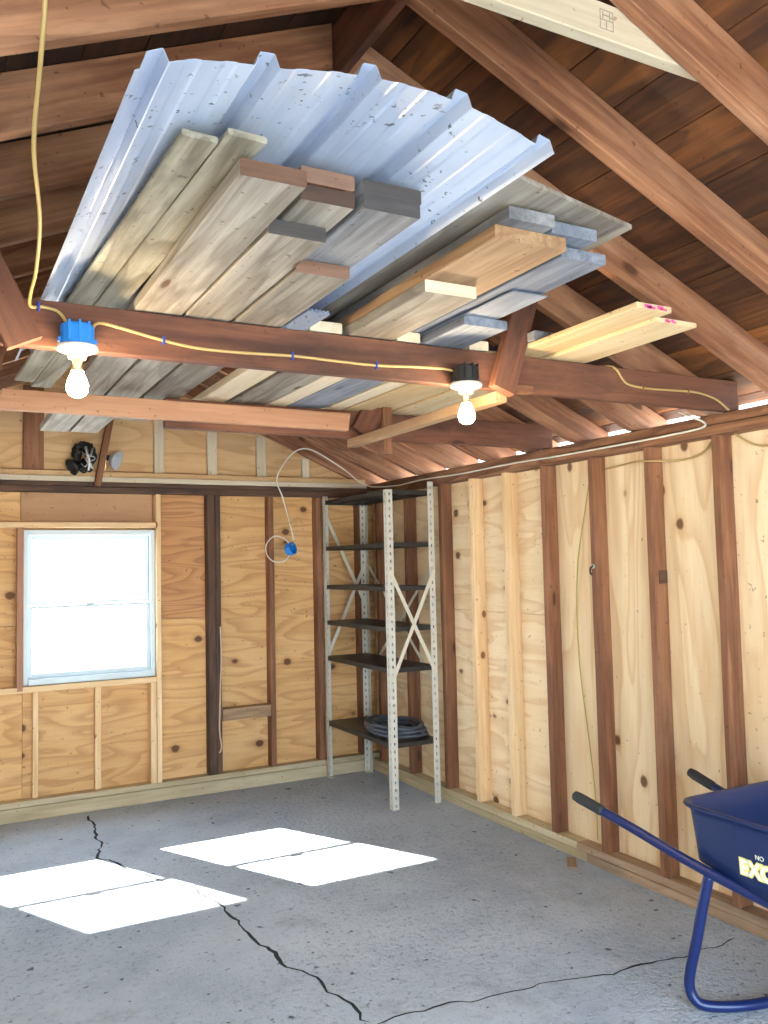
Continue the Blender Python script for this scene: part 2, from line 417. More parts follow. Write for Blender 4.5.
# long stud wall (right): pale plywood
WR = empty('wall_right', (PR, (YB+YF)/2, 0), 'pale plywood long wall behind the studs', 'wall', kind='structure')
def sheet_right(y0, y1, z0, z1, grain):
    vs, fs = box_geo(PR, PR+.02, y0, y1, z0, z1)
    mw = frame_from((0, 1, 0) if grain == 'y' else (0, 0, 1), (1, 0, 0), (PR, y0, z0))
    return bev(mesh_obj('panel', vs, fs, M['ply_side'], mw, WR), .0015)
sheet_right(3.94, YBS+.02, 0, 1.285, 'y'); sheet_right(3.94, YBS+.02, 1.288, 2.26, 'y')
sheet_right(2.72, 3.938, 0, 2.26, 'z'); sheet_right(1.5, 2.718, 0, 2.26, 'z'); sheet_right(.3, 1.498, 0, 2.26, 'z'); sheet_right(YF-.02, .298, 0, 2.26, 'z')
seam_backing(WR, [box_geo(PR+.0215, PR+.032, YF-.1, YBS+.032, 0, 2.26)])
# opposite long wall, out of frame
WL = empty('wall_left', (PL, (YB+YF)/2, 0), 'plywood long wall opposite the studs', 'wall', kind='structure')
for a, b in ((YF-.02, 1.0), (1.0, 2.7), (2.7, 4.4), (4.4, YBS+.02)):
    vs, fs = box_geo(PL-.02, PL, a, b-.002, 0, 2.26)
    mesh_obj('panel', vs, fs, M['ply_side'], frame_from((0, 0, 1), (1, 0, 0), (PL, a, 0)), WL)
seam_backing(WL, [box_geo(PL-.032, PL-.0215, YF-.1, YBS+.032, 0, 2.26)])
# door wall behind the camera with the wide open garage doorway
DX0, DX1, DZ = XL+.25, XR-.2, 2.12
WF = empty('wall_front', ((PL+PR)/2, YF, 0), 'end wall with the open garage doorway', 'wall', kind='structure')
for (x0, x1, z0, z1) in ((PL-.05, DX0, 0, 2.3), (DX1, PR+.05, 0, 2.3), (DX0, DX1, DZ, 2.3)):
    mesh_obj('panel', *box_geo(x0, x1, YF-.1, YF, z0, z1), M['ply_side'], frame_from((0, 0, 1), (0, 1, 0), (x0, YF, z0)), WF)
gable(YF-.1, YF-.08, WF)

# floor plates
bb = empty('baseboard_back', ((XL+XR)/2, YB, 0), 'double timber floor plate along the window wall', 'floor plate', kind='structure')
boxbar('lower_plate', PL, PR, YB, YBS-.002, 0, .086, 'x', 'sill', bb); boxbar('upper_plate', PL, PR, YB+.004, YBS-.002, .088, .125, 'x', 'sill', bb, seg=10, jit=.002)
br = empty('baseboard_right', (XR, 2.8, 0), 'timber floor plate along the long stud wall', 'floor plate', kind='structure')
boxbar('new_plate', XR, PR-.002, 3.62, YB-.002, 0, .045, 'y', 'sill', br); boxbar('new_plate', XR+.002, PR-.002, 3.70, YB-.002, .046, .085, 'y', 'sill', br)
boxbar('old_plate', XR, PR-.002, YF, 3.618, 0, .045, 'y', 'sill_old', br, seg=20, jit=.004); boxbar('old_plate', XR+.002, PR-.002, YF, 3.698, .046, .085, 'y', 'sill_old', br, seg=20, jit=.004)
bl = empty('baseboard_left', (XL, 2.8, 0), 'timber floor plate along the opposite wall', 'floor plate', kind='structure')
boxbar('plate', PL+.002, XL, YF, YB-.002, 0, .085, 'y', 'sill_old', bl)
# top plates
t1 = empty('trim_1', (XR, 2.8, ZP), 'rough brown top plate of the long stud wall', 'top plate', kind='structure')
boxbar('plate', XR-.004, PR+.015, YF, YBS, ZP, ZP+.044, 'y', 'bark', t1, seg=40, jit=.006); boxbar('plate', XR-.002, PR+.015, YF, YBS, ZP+.046, ZP+.09, 'y', 'bark', t1, seg=40, jit=.006)
t2 = empty('trim_2', (XL, 2.8, ZP), 'top plate of the opposite wall', 'top plate', kind='structure')
boxbar('plate', PL-.015, XL, YF, YBS, ZP, ZP+.09, 'y', 'bark', t2)
t3 = empty('trim_3', ((XL+XR)/2, YB, ZP), 'dark top plate with pale strips above the window', 'top plate', kind='structure')
boxbar('dark_plate', XL+.002, XR-.01, YB-.012, YBS-.002, ZP-.01, ZP+.03, 'x', 'dark', t3, seg=12, jit=.003); boxbar('dark_plate', XL+.002, XR-.01, YB-.006, YBS-.002, ZP+.031, ZP+.062, 'x', 'dark', t3, seg=12, jit=.003)
boxbar('pale_strip', XL+.002, XR-.01, YB-.004, YBS-.002, ZP+.064, ZP+.10, 'x', 'white', t3); boxbar('pale_strip', XL+.002, XR-.01, YB+.02, YBS-.002, ZP+.102, ZP+.138, 'x', 'ply_gable', t3)

# windows
def window(n, W):
    w = empty('window_%d' % n, ((W[0]+W[1])/2, YB+.06, WZ[0]), 'white vinyl double-hung window', 'window', kind='structure')
    x0, x1 = W; z0, z1 = WZ; y0, y1 = YB+.035, YBS+.03
    G = [box_geo(x0, x0+.029, y0, y1, z0, z1), box_geo(x1-.029, x1, y0, y1, z0, z1), box_geo(x0+.029, x1-.029, y0, y1, z1-.035, z1), box_geo(x0+.029, x1-.029, y0-.01, y1, z0, z0+.04)]
    bev(mesh_obj('window_frame', *join_geo(G), M['vinyl'], Matrix.Translation((x0, y0, z0)), w), .003)
    zm = (z0+z1)/2+.005
    def sash(y, za, zb, nm, sb, st_):
        a, b = x0+.030, x1-.030; s = .028
        G = [box_geo(a, a+s, y, y+.03, za, zb), box_geo(b-s, b, y, y+.03, za, zb), box_geo(a+s, b-s, y, y+.03, zb-st_, zb), box_geo(a+s, b-s, y, y+.03, za, za+sb)]
        o = bev(mesh_obj(nm, *join_geo(G), M['vinyl'], Matrix.Translation((a, y, za)), w), .003)
        mesh_obj('pane', *box_geo(a+s, b-s, y+.012, y+.016, za+sb, zb-st_), M['glass'], Matrix.Translation((a, y, za)), o)
    sash(y0+.025, z0+.041, zm, 'lower_sash', .032, .018); sash(y0+.058, zm+.008, z1-.036, 'upper_sash', .018, .03)
    box('sash_lock', (x0+x1)/2-.03, (x0+x1)/2+.03, y0+.022, y0+.05, zm+.0005, zm+.014, 'vinyl', w)
window(1, W1); window(2, W2)

# roof deck: boards along the ridge, both slopes, as ceiling
def deck(side, name, lab):
    c = empty(name, (RX+side*1.1, 2.8, RZ), lab, 'ceiling', kind='structure')
    sv = V((side, 0, -SL)).normalized(); nv = V((side*SL, 0, 1)).normalized()
    base = V((RX, 0, RZ+.158)) ; L = 2.45; u = 0.0; k = 0
    while u < L-.02:
        w = min(random.uniform(.17, .23), L-u)
        cuts = [YF-.3, random.uniform(1.5, 4.5), YBS+.12]
        for a, b in zip(cuts, cuts[1:]):
            c0 = base + sv*(u+w/2) + nv*(.011+random.uniform(0, .002))
            bar('board', c0+V((0, a+.002, 0)), c0+V((0, b-.002, 0)), sv, w-.0025, .02, 'deck' if side > 0 else 'deck_shaded', c, ch=.002)
        u += w; k += 1
    # roofing felt above keeps daylight out of the joints
    bar('felt', base+sv*(L/2)+nv*.027+V((0, YF-.3, 0)), base+sv*(L/2)+nv*.027+V((0, YBS+.12, 0)), sv, L+.03, .006, 'black', c, ch=.001)
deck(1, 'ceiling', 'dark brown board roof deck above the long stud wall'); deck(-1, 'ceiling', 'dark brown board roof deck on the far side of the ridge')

# ------------------------------------------------------------------ framing: rafters
bar('ridge_board', (RX, YF-.3, RZ+.06), (RX, YBS, RZ+.06), (0, 0, 1), .17, .028, 'joist', seg=14, jit=.004)
tag(bpy.data.objects['ridge_board'], 'dark brown ridge board running along the peak of the roof', 'ridge board')
RAFT = [.23, .65, 1.07, 1.50, 1.915, 2.33, 2.75, 3.19, 3.62, 4.05, 4.47, 4.90, 5.32, 5.75, YBS-.005]
ordn = ['first', 'second', 'third', 'fourth', 'fifth', 'sixth', 'seventh', 'eighth', 'ninth', 'tenth', 'eleventh', 'twelfth']
def rafter(side, yb, label):
    z = lambda d: RZ-SL*d                        # d = distance from the ridge centre
    D = XR-RX if side > 0 else RX-XL; dv = .158
    e = D+.235; seat = z(D)+0.004
    pl = [(.015, z(.015)), (D-.006, z(D-.006)), (D-.006, ZP+.093), (D+.11, ZP+.093), (D+.11, z(D+.11)-.0), (e, z(e)), (e, z(e)+dv), (.015, z(.015)+dv)]
    pl = [(.019, z(.019)), (D-.012, ZP+.094), (D+.06, ZP+.094), (D+.115, z(D)+.03-SL*.115+.02), (e, z(e)+.05), (e, z(e)+dv), (.019, z(.019)+dv)]
    poly = [(RX+side*d, zz) for d, zz in pl]
    o = prism('rafter', poly, yb-.042, yb, 'rafter', (side, 0, -SL))
    return tag(o, label, 'rafter', 'roof rafters')
vis = [i for i, y in enumerate(RAFT) if y > 1.4]
for k, i in enumerate(vis):
    nm = ordn[k] if i < len(RAFT)-1 else None
    if nm is None:
        rafter(1, RAFT[i], 'brown end rafter against the gable, on the slope above the steel shelving')
        rafter(-1, RAFT[i], 'brown end rafter against the gable, on the slope above the window')
        continue
    lab = {0: 'thick red-brown roof rafter nearest the camera, crossing the top right corner',
           1: 'long red-brown rafter running diagonally from the top centre to the right edge'}.get(k, 'red-brown rafter above the long stud wall, %s from the camera' % nm)
    rafter(1, RAFT[i], lab)
    if k > 0: rafter(-1, RAFT[i], 'brown rafter on the slope away from the stud wall, %s from the camera' % ordn[k-1])
# gable framing strip over the window wall
for x0, x1, m, lab in ((1.43, 1.50, 'white', 'pale short gable stud nearest the black clamp lamp'), (1.82, 1.89, 'white', 'pale short gable stud, second from the black clamp lamp'), (2.20, 2.27, 'white', 'pale short gable stud, third from the black clamp lamp'), (2.57, 2.63, 'white', 'shortest pale gable stud, nearest the steel shelving')):
    zt = RZ-SL*abs((x0+x1)/2-RX)-.03
    tag(boxbar('gable_stud', x0, x1, YBS-.04, YBS-.002, ZP+.14, zt, 'z', m), lab, 'stud', 'short studs in the gable')
tag(boxbar('gable_post', .56, .69, YBS-.045, YBS-.002, ZP+.14, 2.86, 'z', 'old'), 'wide red-brown post in the gable above the window', 'post')
tag(bar('gable_brace', (1.020, YB-.0385, ZP+.030), (1.135, YB-.0385, 2.80), (1, 0, 0), .042, .05, 'old'), 'leaning orange-brown brace beside the black clamp lamp', 'brace')

# studs of the long wall
SG = 'studs of the long wall'
def stud_r(y, mat, lab, w=.043, jit=.003):
    y1 = y; y0 = y-w
    o = boxbar('stud', XR+.002, PR-.001, y0, y1, .087, ZP-.002, 'z', mat, seg=12, jit=jit); return tag(o, lab, 'stud', SG)
stud_r(5.98, 'old', 'brown wall stud in the corner behind the steel shelving'); stud_r(5.52, 'old', 'brown wall stud seen through the middle of the steel shelving')
s1 = stud_r(5.03, 'old', 'brown wall stud touching the outer corner of the steel shelving')
stud_r(4.65, 'new', 'pale new stud nearest the steel shelving'); stud_r(4.285, 'new', 'pale new stud second from the steel shelving')
stud_r(3.91, 'old', 'dark brown stud just past the two pale new studs')
s5 = stud_r(3.505, 'old', 'dark brown stud carrying a small metal hook'); s6 = stud_r(3.10, 'old', 'brown stud with a square dark metal plate')
stud_r(2.685, 'old', 'red-brown stud beside the wheelbarrow tray, with pale upper edge')
# small hardware on studs
hk = empty('hook', (XR-.01, 3.53, 1.54), 'small silver and black hook on a dark stud', 'hook')
lathe('plate', [(.001, 0), (.013, .001), (.013, .004), (.004, .006)], (XR+.001, 3.485, 1.57), 'steel', hk, axis=(-1, 0, 0)); tube('prong', [(XR-.003, 3.485, 1.57), (XR-.02, 3.485, 1.56), (XR-.022, 3.485, 1.535), (XR-.012, 3.485, 1.525)], .005, 'black', hk)
pl = box('metal_plate', XR+.028, XR+.080, 3.0475, 3.0565, 1.48, 1.545, 'dark'); tag(pl, 'square dark metal plate nailed to a brown stud', 'plate')

# studs of the window wall
SB = 'studs of the window wall'
def stud_b(x0, x1, z0, z1, mat, lab, y0=None, jit=.002, axis='z', grp=SB, nm='stud'):
    o = boxbar(nm, x0, x1, (y0 or YB+.004), YBS-.001, z0, z1, axis, mat, seg=10, jit=jit); return tag(o, lab, 'stud' if nm == 'stud' else 'block', grp)
zt = ZP-.013
stud_b(W1[0]-.042, W1[0]-.002, WZ[0]-.03, WZ[1]+.012, 'pinkish', 'orange-brown stud beside the window on the side away from the shelving')
stud_b(1.428, 1.462, .127, zt, 'new', 'tall pale stud beside the window on the shelving side', jit=.001)
stud_b(.625, .66, .127, WZ[0]-.044, 'new', 'pale short stud under the window, farthest from the shelving', y0=YB+.05, jit=.001)
stud_b(1.02, 1.06, .127, WZ[0]-.044, 'new', 'pale short stud under the middle of the window', y0=YB+.05, jit=.001)
stud_b(1.385, 1.425, .127, WZ[0]-.044, 'new', 'pale short stud under the window, doubled against the tall pale stud', jit=.001)
stud_b(1.80, 1.855, .127, zt, 'dark', 'nearly black splintered stud with a pale cord hanging on it', jit=.004)
stud_b(1.857, 1.895, .127, zt, 'dark', 'dark brown stud doubled against the splintered stud', jit=.002)
stud_b(2.27, 2.31, .127, zt, 'old', 'dark brown stud above and below the wooden cross block')
stud_b(2.66, 2.705, .127, zt, 'old', 'brown stud just beside the outer steel shelving post')
stud_b(3.02, 3.095, .127, zt, 'old', 'dark brown corner stud behind the steel shelving')
stud_b(1.9, 2.267, .50, .585, 'tan', 'wooden cross block between two dark studs', axis='x', grp='blocking', nm='cross_block')
boxbar('window_header', XL, 1.426, YB+.006, YBS-.001, WZ[1]+.014, WZ[1]+.052, 'x', 'new'); tag(bpy.data.objects['window_header'], 'pale horizontal header board over the window', 'board')
boxbar('window_ledge', W1[0]-.2, 1.426, YB+.004, YBS-.001, WZ[0]-.042, WZ[0]-.004, 'x', 'new'); tag(bpy.data.objects['window_ledge'], 'pale horizontal rough sill board under the window', 'board')
tag(tube('cord', [(1.885, YB-.004, 1.18), (1.888, YB-.008, .95), (1.878, YB-.006, .7), (1.87, YB-.008, .45), (1.882, YB-.012, .32), (1.866, YB-.008, .28)], .006, 'palecord'), 'thin pale cord hanging on the splintered dark stud', 'cord')

# ------------------------------------------------------------------ joists and struts
JB, JT = ZP+.095, 2.382
T1y0, T1y1 = 2.585, 2.627
j = boxbar('ceiling_joist', PL+.02, PR-.02, T1y0, T1y1, JB, JT, 'x', 'joist', seg=30, jit=.004); tag(j, 'dark red-brown ceiling joist carrying the two bulbs and yellow cable', 'joist', 'ceiling joists')
j = boxbar('ceiling_joist', .95, PR-.02, 3.868, 3.91, JB, JT, 'x', 'joist', seg=20, jit=.004); tag(j, 'dark ceiling joist farther back, behind the pale board', 'joist', 'ceiling joists')
j = bar('pale_joist', (.262, 3.845, 2.322), (1.86, 3.845, 2.318), (0, 0, 1), .088, .038, 'pinkish', seg=8, jit=.002, skew=.15); tag(j, 'pale new board hung under the plank stack, behind the bulb in the blue box', 'joist', 'ceiling joists')
def strut(nm, a, b, w, t, mat, lab, ydir=(1, 0, 0)):
    return tag(bar(nm, a, b, ydir, w, t, mat, seg=4, jit=.003), lab, 'strut')
strut('roof_strut', (.236, 2.562, 2.243), (-.02, 2.562, 2.78), .10, .04, 'joist', 'wide dark red strut nailed to the joist beside the blue box')
strut('roof_strut', (1.875, 2.562, 2.236), (2.055, 2.562, 2.77), .10, .04, 'joist', 'dark red strut rising from the joist beside the black box')
strut('roof_strut', (.16, 3.86, 2.26), (.30, 3.885, 2.75), .10, .035, 'old', 'brown strut behind the cut end of the pale joist')
strut('roof_strut', (1.93, 3.842, 2.265), (2.17, 3.842, 2.66), .12, .036, 'joist', 'dark brown strut at the inner end of the pale joist')
tag(boxbar('hanger_post', 2.04, 2.09, 3.80, 3.866, 2.165, 2.56, 'z', 'old', seg=4, jit=.002), 'short brown hanger post passing behind the pale cross brace', 'post')
tag(boxbar('nail_block', 1.93, 2.01, 2.545, 2.582, 2.232, 2.262, 'x', 'old'), 'small brown block at the foot of the strut near the black box', 'block')
tag(bar('cross_brace', (1.90, 2.60, 2.222), (1.905, 3.90, 2.222), (1, 0, 0), .05, .042, 'tan', seg=4, jit=.001), 'pale square brace under the joists, reaching back from the lit bulb', 'brace')
tag(boxbar('collar_tie', .37, 1.86, 1.502, 1.54, 2.862, 2.955, 'x', 'white'), 'new whitish collar tie board crossing the top of the roof', 'board')
# lumber grade stamp on the collar tie (a small inked square with bars)
ct = bpy.data.objects['collar_tie']
G = []
for (a, b, c, d) in ((1.425, 1.427, 2.885, 2.935), (1.466, 1.468, 2.885, 2.935), (1.427, 1.466, 2.933, 2.935), (1.427, 1.466, 2.885, 2.887), (1.427, 1.466, 2.908, 2.910), (1.444, 1.447, 2.889, 2.906), (1.433, 1.436, 2.912, 2.930), (1.455, 1.458, 2.912, 2.930), (1.436, 1.455, 2.920, 2.923)):
    G.append(box_geo(a, b, 1.5010, 1.5016, c, d))
mesh_obj('grade_stamp', *join_geo(G), M['ink'], Matrix.Translation((1.44, 1.501, 2.9)), ct)

# ------------------------------------------------------------------ lumber stored on the joists
Z0 = JT+.004; TH = .036
LG = 'planks stored on the joists'
def plank(x0, x1, y0, y1, z, th, mat, label, jit=.003, yaw=0.0, end=None, dz=0.0):
    xc = (x0+x1)/2
    o = bar('plank', (xc, y0, z+th/2), (xc+yaw, y1, z+th/2+dz), (1, 0, 0), x1-x0, th, mat, seg=16, jit=jit)
    tag(o, label, 'plank', LG)
    if end: mesh_obj('sawn_end', *join_geo([bar_geo((xc, y0-.0012, z+th/2), (xc, y0-.0002, z+th/2), (1, 0, 0), (x1-x0), th, ch=.003)[:2]]), M[end], Matrix.Translation((xc, y0, z)), o)
    return o
z1, z2, z3 = Z0, Z0+TH+.003, Z0+2*TH+.006
plank(.428, .503, 1.60, 3.78, z1+.055, .014, 'mossy', 'thin mossy grey board at the outer edge of the stack, next to the metal sheet', .002, yaw=-.118, dz=-.05)
plank(.508, .590, 1.56, 3.88, z1+.055, .014, 'mossy', 'thin stained grey board, second in from the metal sheet edge', .002, yaw=-.125, dz=-.05)
plank(.545, .690, 1.60, 5.05, z1, TH, 'weath', 'wide weathered plank with dark end, next to the mossy grey boards', .002, end='dark')
plank(.702, .850, 1.86, 5.03, z1, TH, 'weath', 'weathered grey-brown plank with a blackened end, below the doubled thick ends', .003, end='char')
plank(.862, 1.020, 2.08, 4.53, z1, TH, 'weath', 'short weathered plank with an orange-brown end, lowest beside the bare metal', .002, end='browned')
plank(.735, .868, 1.735, 4.3, z2, TH, 'weath', 'plank with a dark sawn end, under the reddish one in the doubled pair', .001, end='dark')
plank(.732, .866, 1.730, 4.2, z3, TH, 'rafter', 'plank with a reddish-brown sawn end on top of the doubled pair', .001, end='browned')
plank(.884, 1.035, 1.72, 4.0, z2, TH, 'grey', 'grey plank with a splintered dark end, lower of the pair by the bare metal', .002, yaw=-.008, end='char')
plank(.888, 1.045, 1.73, 3.9, z3, TH, 'grey', 'grey plank with a splintered dark end, upper of the pair by the bare metal', .002, yaw=-.008, end='char')
plank(1.12, 1.238, 2.588, 4.56, z1, TH, 'white', 'pale plank starting on the joist just past the metal sheet', .001)
plank(1.262, 1.44, 2.08, 4.68, z1, TH, 'weath', 'plank with a whitish end, under the big tan plank', .001, end='white')
plank(1.268, 1.50, 1.74, 4.4, z2, TH, 'tan', 'big wide tan plank sticking out over the joist', .001)
plank(1.285, 1.43, 1.70, 4.0, z3, .033, 'grey', 'dark grey plank lying on the big tan plank', .002)
plank(1.45, 1.545, 2.588, 4.72, z1, TH, 'white', 'pale plank starting on the joist, between two grey ones', .001)
plank(1.445, 1.60, 1.73, 4.1, z3, .033, 'bluegrey', 'dark blue-grey plank beside the dark grey one, just under the plywood', .002)
plank(1.515, 1.675, 1.78, 4.5, z2+.001, .03, 'bluegrey', 'grey plank with a dark blue end, beside the big tan plank', .002)
plank(1.556, 1.73, 2.32, 4.75, z1, .03, 'bluegrey', 'shortest blue-grey plank, lying directly on the joist', .002)
plank(1.552, 1.69, 2.055, 4.6, z1+.031, .005, 'bluegrey', 'thin blue-grey board ending halfway, above the shortest one', .001)
plank(1.755, 1.84, 2.588, 4.65, z1, TH, 'white', 'pale plank starting on the joist nearest the strut', .001)
plank(1.985, 2.12, 2.50, 3.75, z2, TH, 'grey', 'grey plank half hidden behind the strut near the black box', .002)
d1 = plank(1.99, 2.145, 1.985, 4.3, z1+.016, .02, 'pine', 'clear yellow pine board with pink paint on its end, nearer the stack', .001)
d2 = plank(2.125, 2.315, 2.035, 4.3, z1, .016, 'pine', 'clear yellow pine board with pink paint, nearest the stud wall', .001)
plank(1.86, 1.985, 2.64, 4.3, z1, .02, 'pine', 'pine board tucked behind the strut, beside the pink-ended boards', .001)
for (o, x0, x1, y, z, th) in ((d1, 2.01, 2.13, 1.985, z1+.016, .02), (d2, 2.16, 2.22, 2.035, z1, .016)):
    G = [box_geo(x0+a*(x1-x0), x0+b*(x1-x0), y-.0016, y-.0005, z+c*th, z+d*th) for a, b, c, d in ((.12, .40, .3, .85), (.22, .52, .15, .6), (.60, .82, .35, .9), (.68, .95, .2, .55))]
    mesh_obj('paint_mark', *join_geo(G), M['pink'], Matrix.Translation((x0, y, z)), o)
# plywood offcut
zz = z3+TH+.006
pv = [(1.195, 1.575), (1.70, 1.70), (1.73, 3.0), (1.195, 3.0)]
vs = [V((*p, zz)) for p in pv]+[V((*p, zz+.012)) for p in pv]
o = mesh_obj('plywood_offcut', vs, [(3, 2, 1, 0), (4, 5, 6, 7)]+[(i, (i+1) % 4, 4+(i+1) % 4, 4+i) for i in range(4)], M['weath'], frame_from((0, 1, 0), (1, 0, 0), (1.1, 1.5, zz)))
tag(o, 'stained plywood offcut with a pointed corner, topmost beside the metal sheet', 'plywood sheet')

# corrugated roofing sheet, bowed over the planks
def prof_z(x):
    pts = [(.28, 2.392), (.33, 2.43), (.42, 2.462), (.54, 2.493), (.68, 2.523), (.80, 2.535), (.92, 2.533), (1.03, 2.515), (1.18, 2.47)]
    for (a, za), (b, zb) in zip(pts, pts[1:]):
        if x <= b: f = (x-a)/(b-a); return za+(zb-za)*f
    return pts[-1][1]
def smooth_prof(x): return sum(prof_z(x+d*.03) for d in (-2, -1, 0, 1, 2))/5
xs = []; X0, X1 = .285, 1.178
ribs = [X0+.035+i*(X1-X0-.06)/4 for i in range(5)]
x = X0
prof = []
def ribh(x):
    h = 0
    for r in ribs:
        d = abs(x-r); h = max(h, .026*max(0, min(1, (.024-d)/.010)))
    for r in ribs[:-1]:
        for m in (.33, .66):
            d = abs(x-(r+m*(ribs[1]-ribs[0]))); h = max(h, .0016*max(0, min(1, (.016-d)/.007)))
    return h
N = 260
for i in range(N+1):
    x = X0+(X1-X0)*i/N; prof.append((x, smooth_prof(x)+ribh(x)))
def sheet(name, prof, y0, y1, th, ny, label, cat, droop, lift=0.0):
    vs, fs = [], []; n = len(prof)
    for k in range(ny+1):
        y = y0+(y1-y0)*k/ny
        for (x, z) in prof:
            w = max(0, 1-(x-prof[0][0])/.28)*max(0, (2.6-y)/1.2)*lift
            vs.append((x+.35*w, y, z+w+droop(x, y)))
    for k in range(ny):
        for i in range(n-1): fs.append((k*n+i, k*n+i+1, (k+1)*n+i+1, (k+1)*n+i))
    o = mesh_obj(name, vs, fs, M['metal'], Matrix.Translation((prof[0][0], y0, prof[0][1])))
    md = o.modifiers.new('thickness', 'SOLIDIFY'); md.thickness = th; md.offset = 1
    return tag(o, label, cat)
sheet('roofing_sheet', prof, 1.395, 3.46, .0012, 10, 'pale blue-grey ribbed metal roofing sheet bowed over the stored planks', 'metal sheet', lambda x, y: .003*math.sin(y*2.2)-.012*max(0, (2.0-y))*max(0, (x-.6)), lift=.032)
# grey metal offcut lying low in the gap
pr2 = [(1.04+.075*i/40, Z0+.012+.006*math.sin(i*.9)) for i in range(41)]
sheet('metal_offcut', pr2, 2.42, 3.05, .0012, 4, 'small grey wavy metal offcut in the gap between the plank stacks', 'metal sheet', lambda x, y: 0)

# ------------------------------------------------------------------ lamps on the joist
def lamp(x, y, boxmat, lab, tilt=0):
    r = empty('ceiling_lamp', (x, y, 2.22), lab, 'lamp', 'bare bulb lamps on the joist')
    n = 8
    # octagonal junction box with side tabs
    R_, z0_, z1_ = .047, 2.243, 2.302
    pr = [(R_*.96, z0_), (R_, z0_+.004), (R_, z1_-.006), (R_*.9, z1_)]
    b = lathe('junction_box', [(R_-.004, 0)] + [(a, h-z0_) for a, h in pr] + [(.001, z1_-z0_)], (x, y, z0_), boxmat, r, n=12, smooth=False)
    for s in (-1, 1):
        mesh_obj('tab', *box_geo(x+s*.045-.008, x+s*.045+.008, y-.008, y+.008, 2.25, 2.262), M[boxmat], Matrix.Translation((x+s*.045, y, 2.25)), b)
    for s in (-.6, 0, .6):
        mesh_obj('rib', *box_geo(x+.047*math.sin(s)-.003, x+.047*math.sin(s)+.003, y-.047*math.cos(s)-.003, y-.047*math.cos(s)+.004, 2.25, 2.306), M[boxmat], Matrix.Translation((x, y-.04, 2.25)), b)
    lathe('lampholder', [(.001, 0), (.024, 0), (.026, .012), (.03, .014), (.056, .024), (.058, .030), (.056, .036), (.03, .038), (.001, .038)], (x, y, 2.204), 'porcelain', r)
    bz = 2.204
    lathe('bulb_base', [(.001, 0), (.0135, 0), (.0135, -.024), (.0165, -.028), (.018, -.036), (.001, -.036)], (x, y, bz), 'brass', r)
    lathe('bulb', [(.001, -.033), (.016, -.034), (.0185, -.044), (.026, -.062), (.030, -.078), (.029, -.090), (.023, -.102), (.012, -.109), (.001, -.111)], (x, y, bz), 'bulb', r)
    return r
LY = 2.525
lamp(.372, LY, 'bluebox', 'lit bare bulb under a blue junction box on the joist')
lamp(1.692, LY, 'blackbox', 'lit bare bulb under a black junction box on the joist')

# cables
c1 = tube('cable', [(.172, 1.50, 2.868), (.172, 1.53, 2.79), (.178, 1.57, 2.70), (.18, 1.61, 2.62), (.181, 1.70, 2.545), (.187, 1.85, 2.475), (.226, 2.10, 2.425), (.244, 2.35, 2.388), (.244, 2.48, 2.365), (.252, 2.565, 2.353), (.285, 2.572, 2.357), (.325, 2.57, 2.348), (.345, 2.55, 2.315), (.349, 2.532, 2.285)], .0048, 'yellow')
tag(c1, 'yellow cable dangling from the roof down to the blue junction box', 'cable')
box('staple', .270, .277, 2.56, 2.584, 2.345, 2.37, 'staple', c1)
c2 = tube('cable', [(.415, 2.53, 2.30), (.428, 2.545, 2.318), (.455, 2.572, 2.328), (.50, 2.577, 2.322), (.63, 2.577, 2.297), (.735, 2.577, 2.284), (.88, 2.577, 2.284), (1.05, 2.577, 2.290), (1.2, 2.577, 2.288), (1.36, 2.577, 2.287), (1.5, 2.577, 2.295), (1.57, 2.577, 2.298), (1.625, 2.565, 2.296), (1.66, 2.54, 2.285)], .0048, 'yellow')
tag(c2, 'yellow cable stapled along the joist between the two lamps', 'cable')
for x, z in ((.63, 2.297), (1.05, 2.29), (1.36, 2.287)): box('staple', x-.0035, x+.0035, 2.569, 2.584, z-.013, z+.013, 'staple', c2)
c3 = tube('cable', [(2.43, 2.64, 2.395), (2.445, 2.60, 2.388), (2.46, 2.577, 2.37), (2.49, 2.574, 2.33), (2.53, 2.576, 2.312), (2.64, 2.577, 2.306), (2.80, 2.577, 2.31), (2.92, 2.577, 2.31), (3.02, 2.573, 2.29), (3.095, 2.565, 2.245)], .0048, 'yellow')
tag(c3, 'yellow cable curving over the joist beyond the stored pine boards', 'cable')
for x, z in ((2.6, 2.307), (2.86, 2.31)): box('staple', x-.0035, x+.0035, 2.569, 2.584, z-.012, z+.012, 'rafter', c3)
# white cable along the top plate
wc = tube('cable', [(2.415, 5.955, 1.80), (2.385, 5.97, 1.95), (2.345, 5.99, 2.12), (2.315, 6.03, 2.25), (2.35, 6.0, 2.36), (2.44, 5.95, 2.47), (2.55, 5.9, 2.475), (2.76, 5.85, 2.35), (2.95, 5.8, 2.21), (3.085, 5.6, 2.19), (3.094, 5.2, 2.198), (3.095, 4.7, 2.188), (3.095, 4.2, 2.192), (3.095, 3.7, 2.184), (3.095, 3.2, 2.182), (3.095, 2.85, 2.184), (3.093, 2.71, 2.19), (3.09, 2.70, 2.212), (3.086, 2.775, 2.25), (3.10, 2.85, 2.285)], .005, 'whitecable')
tag(wc, 'white cable running along the top plate and looping over the shelving corner', 'cable')
yc = tube('cable', [(3.185, 3.445, 2.085), (3.17, 3.3, 2.09), (3.102, 3.14, 2.085), (3.102, 3.03, 2.075), (3.17, 2.94, 2.07), (3.185, 2.85, 2.075), (3.185, 2.78, 2.10), (3.18, 2.73, 2.143)], .005, 'yellow'); tag(yc, 'pale yellow cable looping across the plywood below the top plate', 'cable')
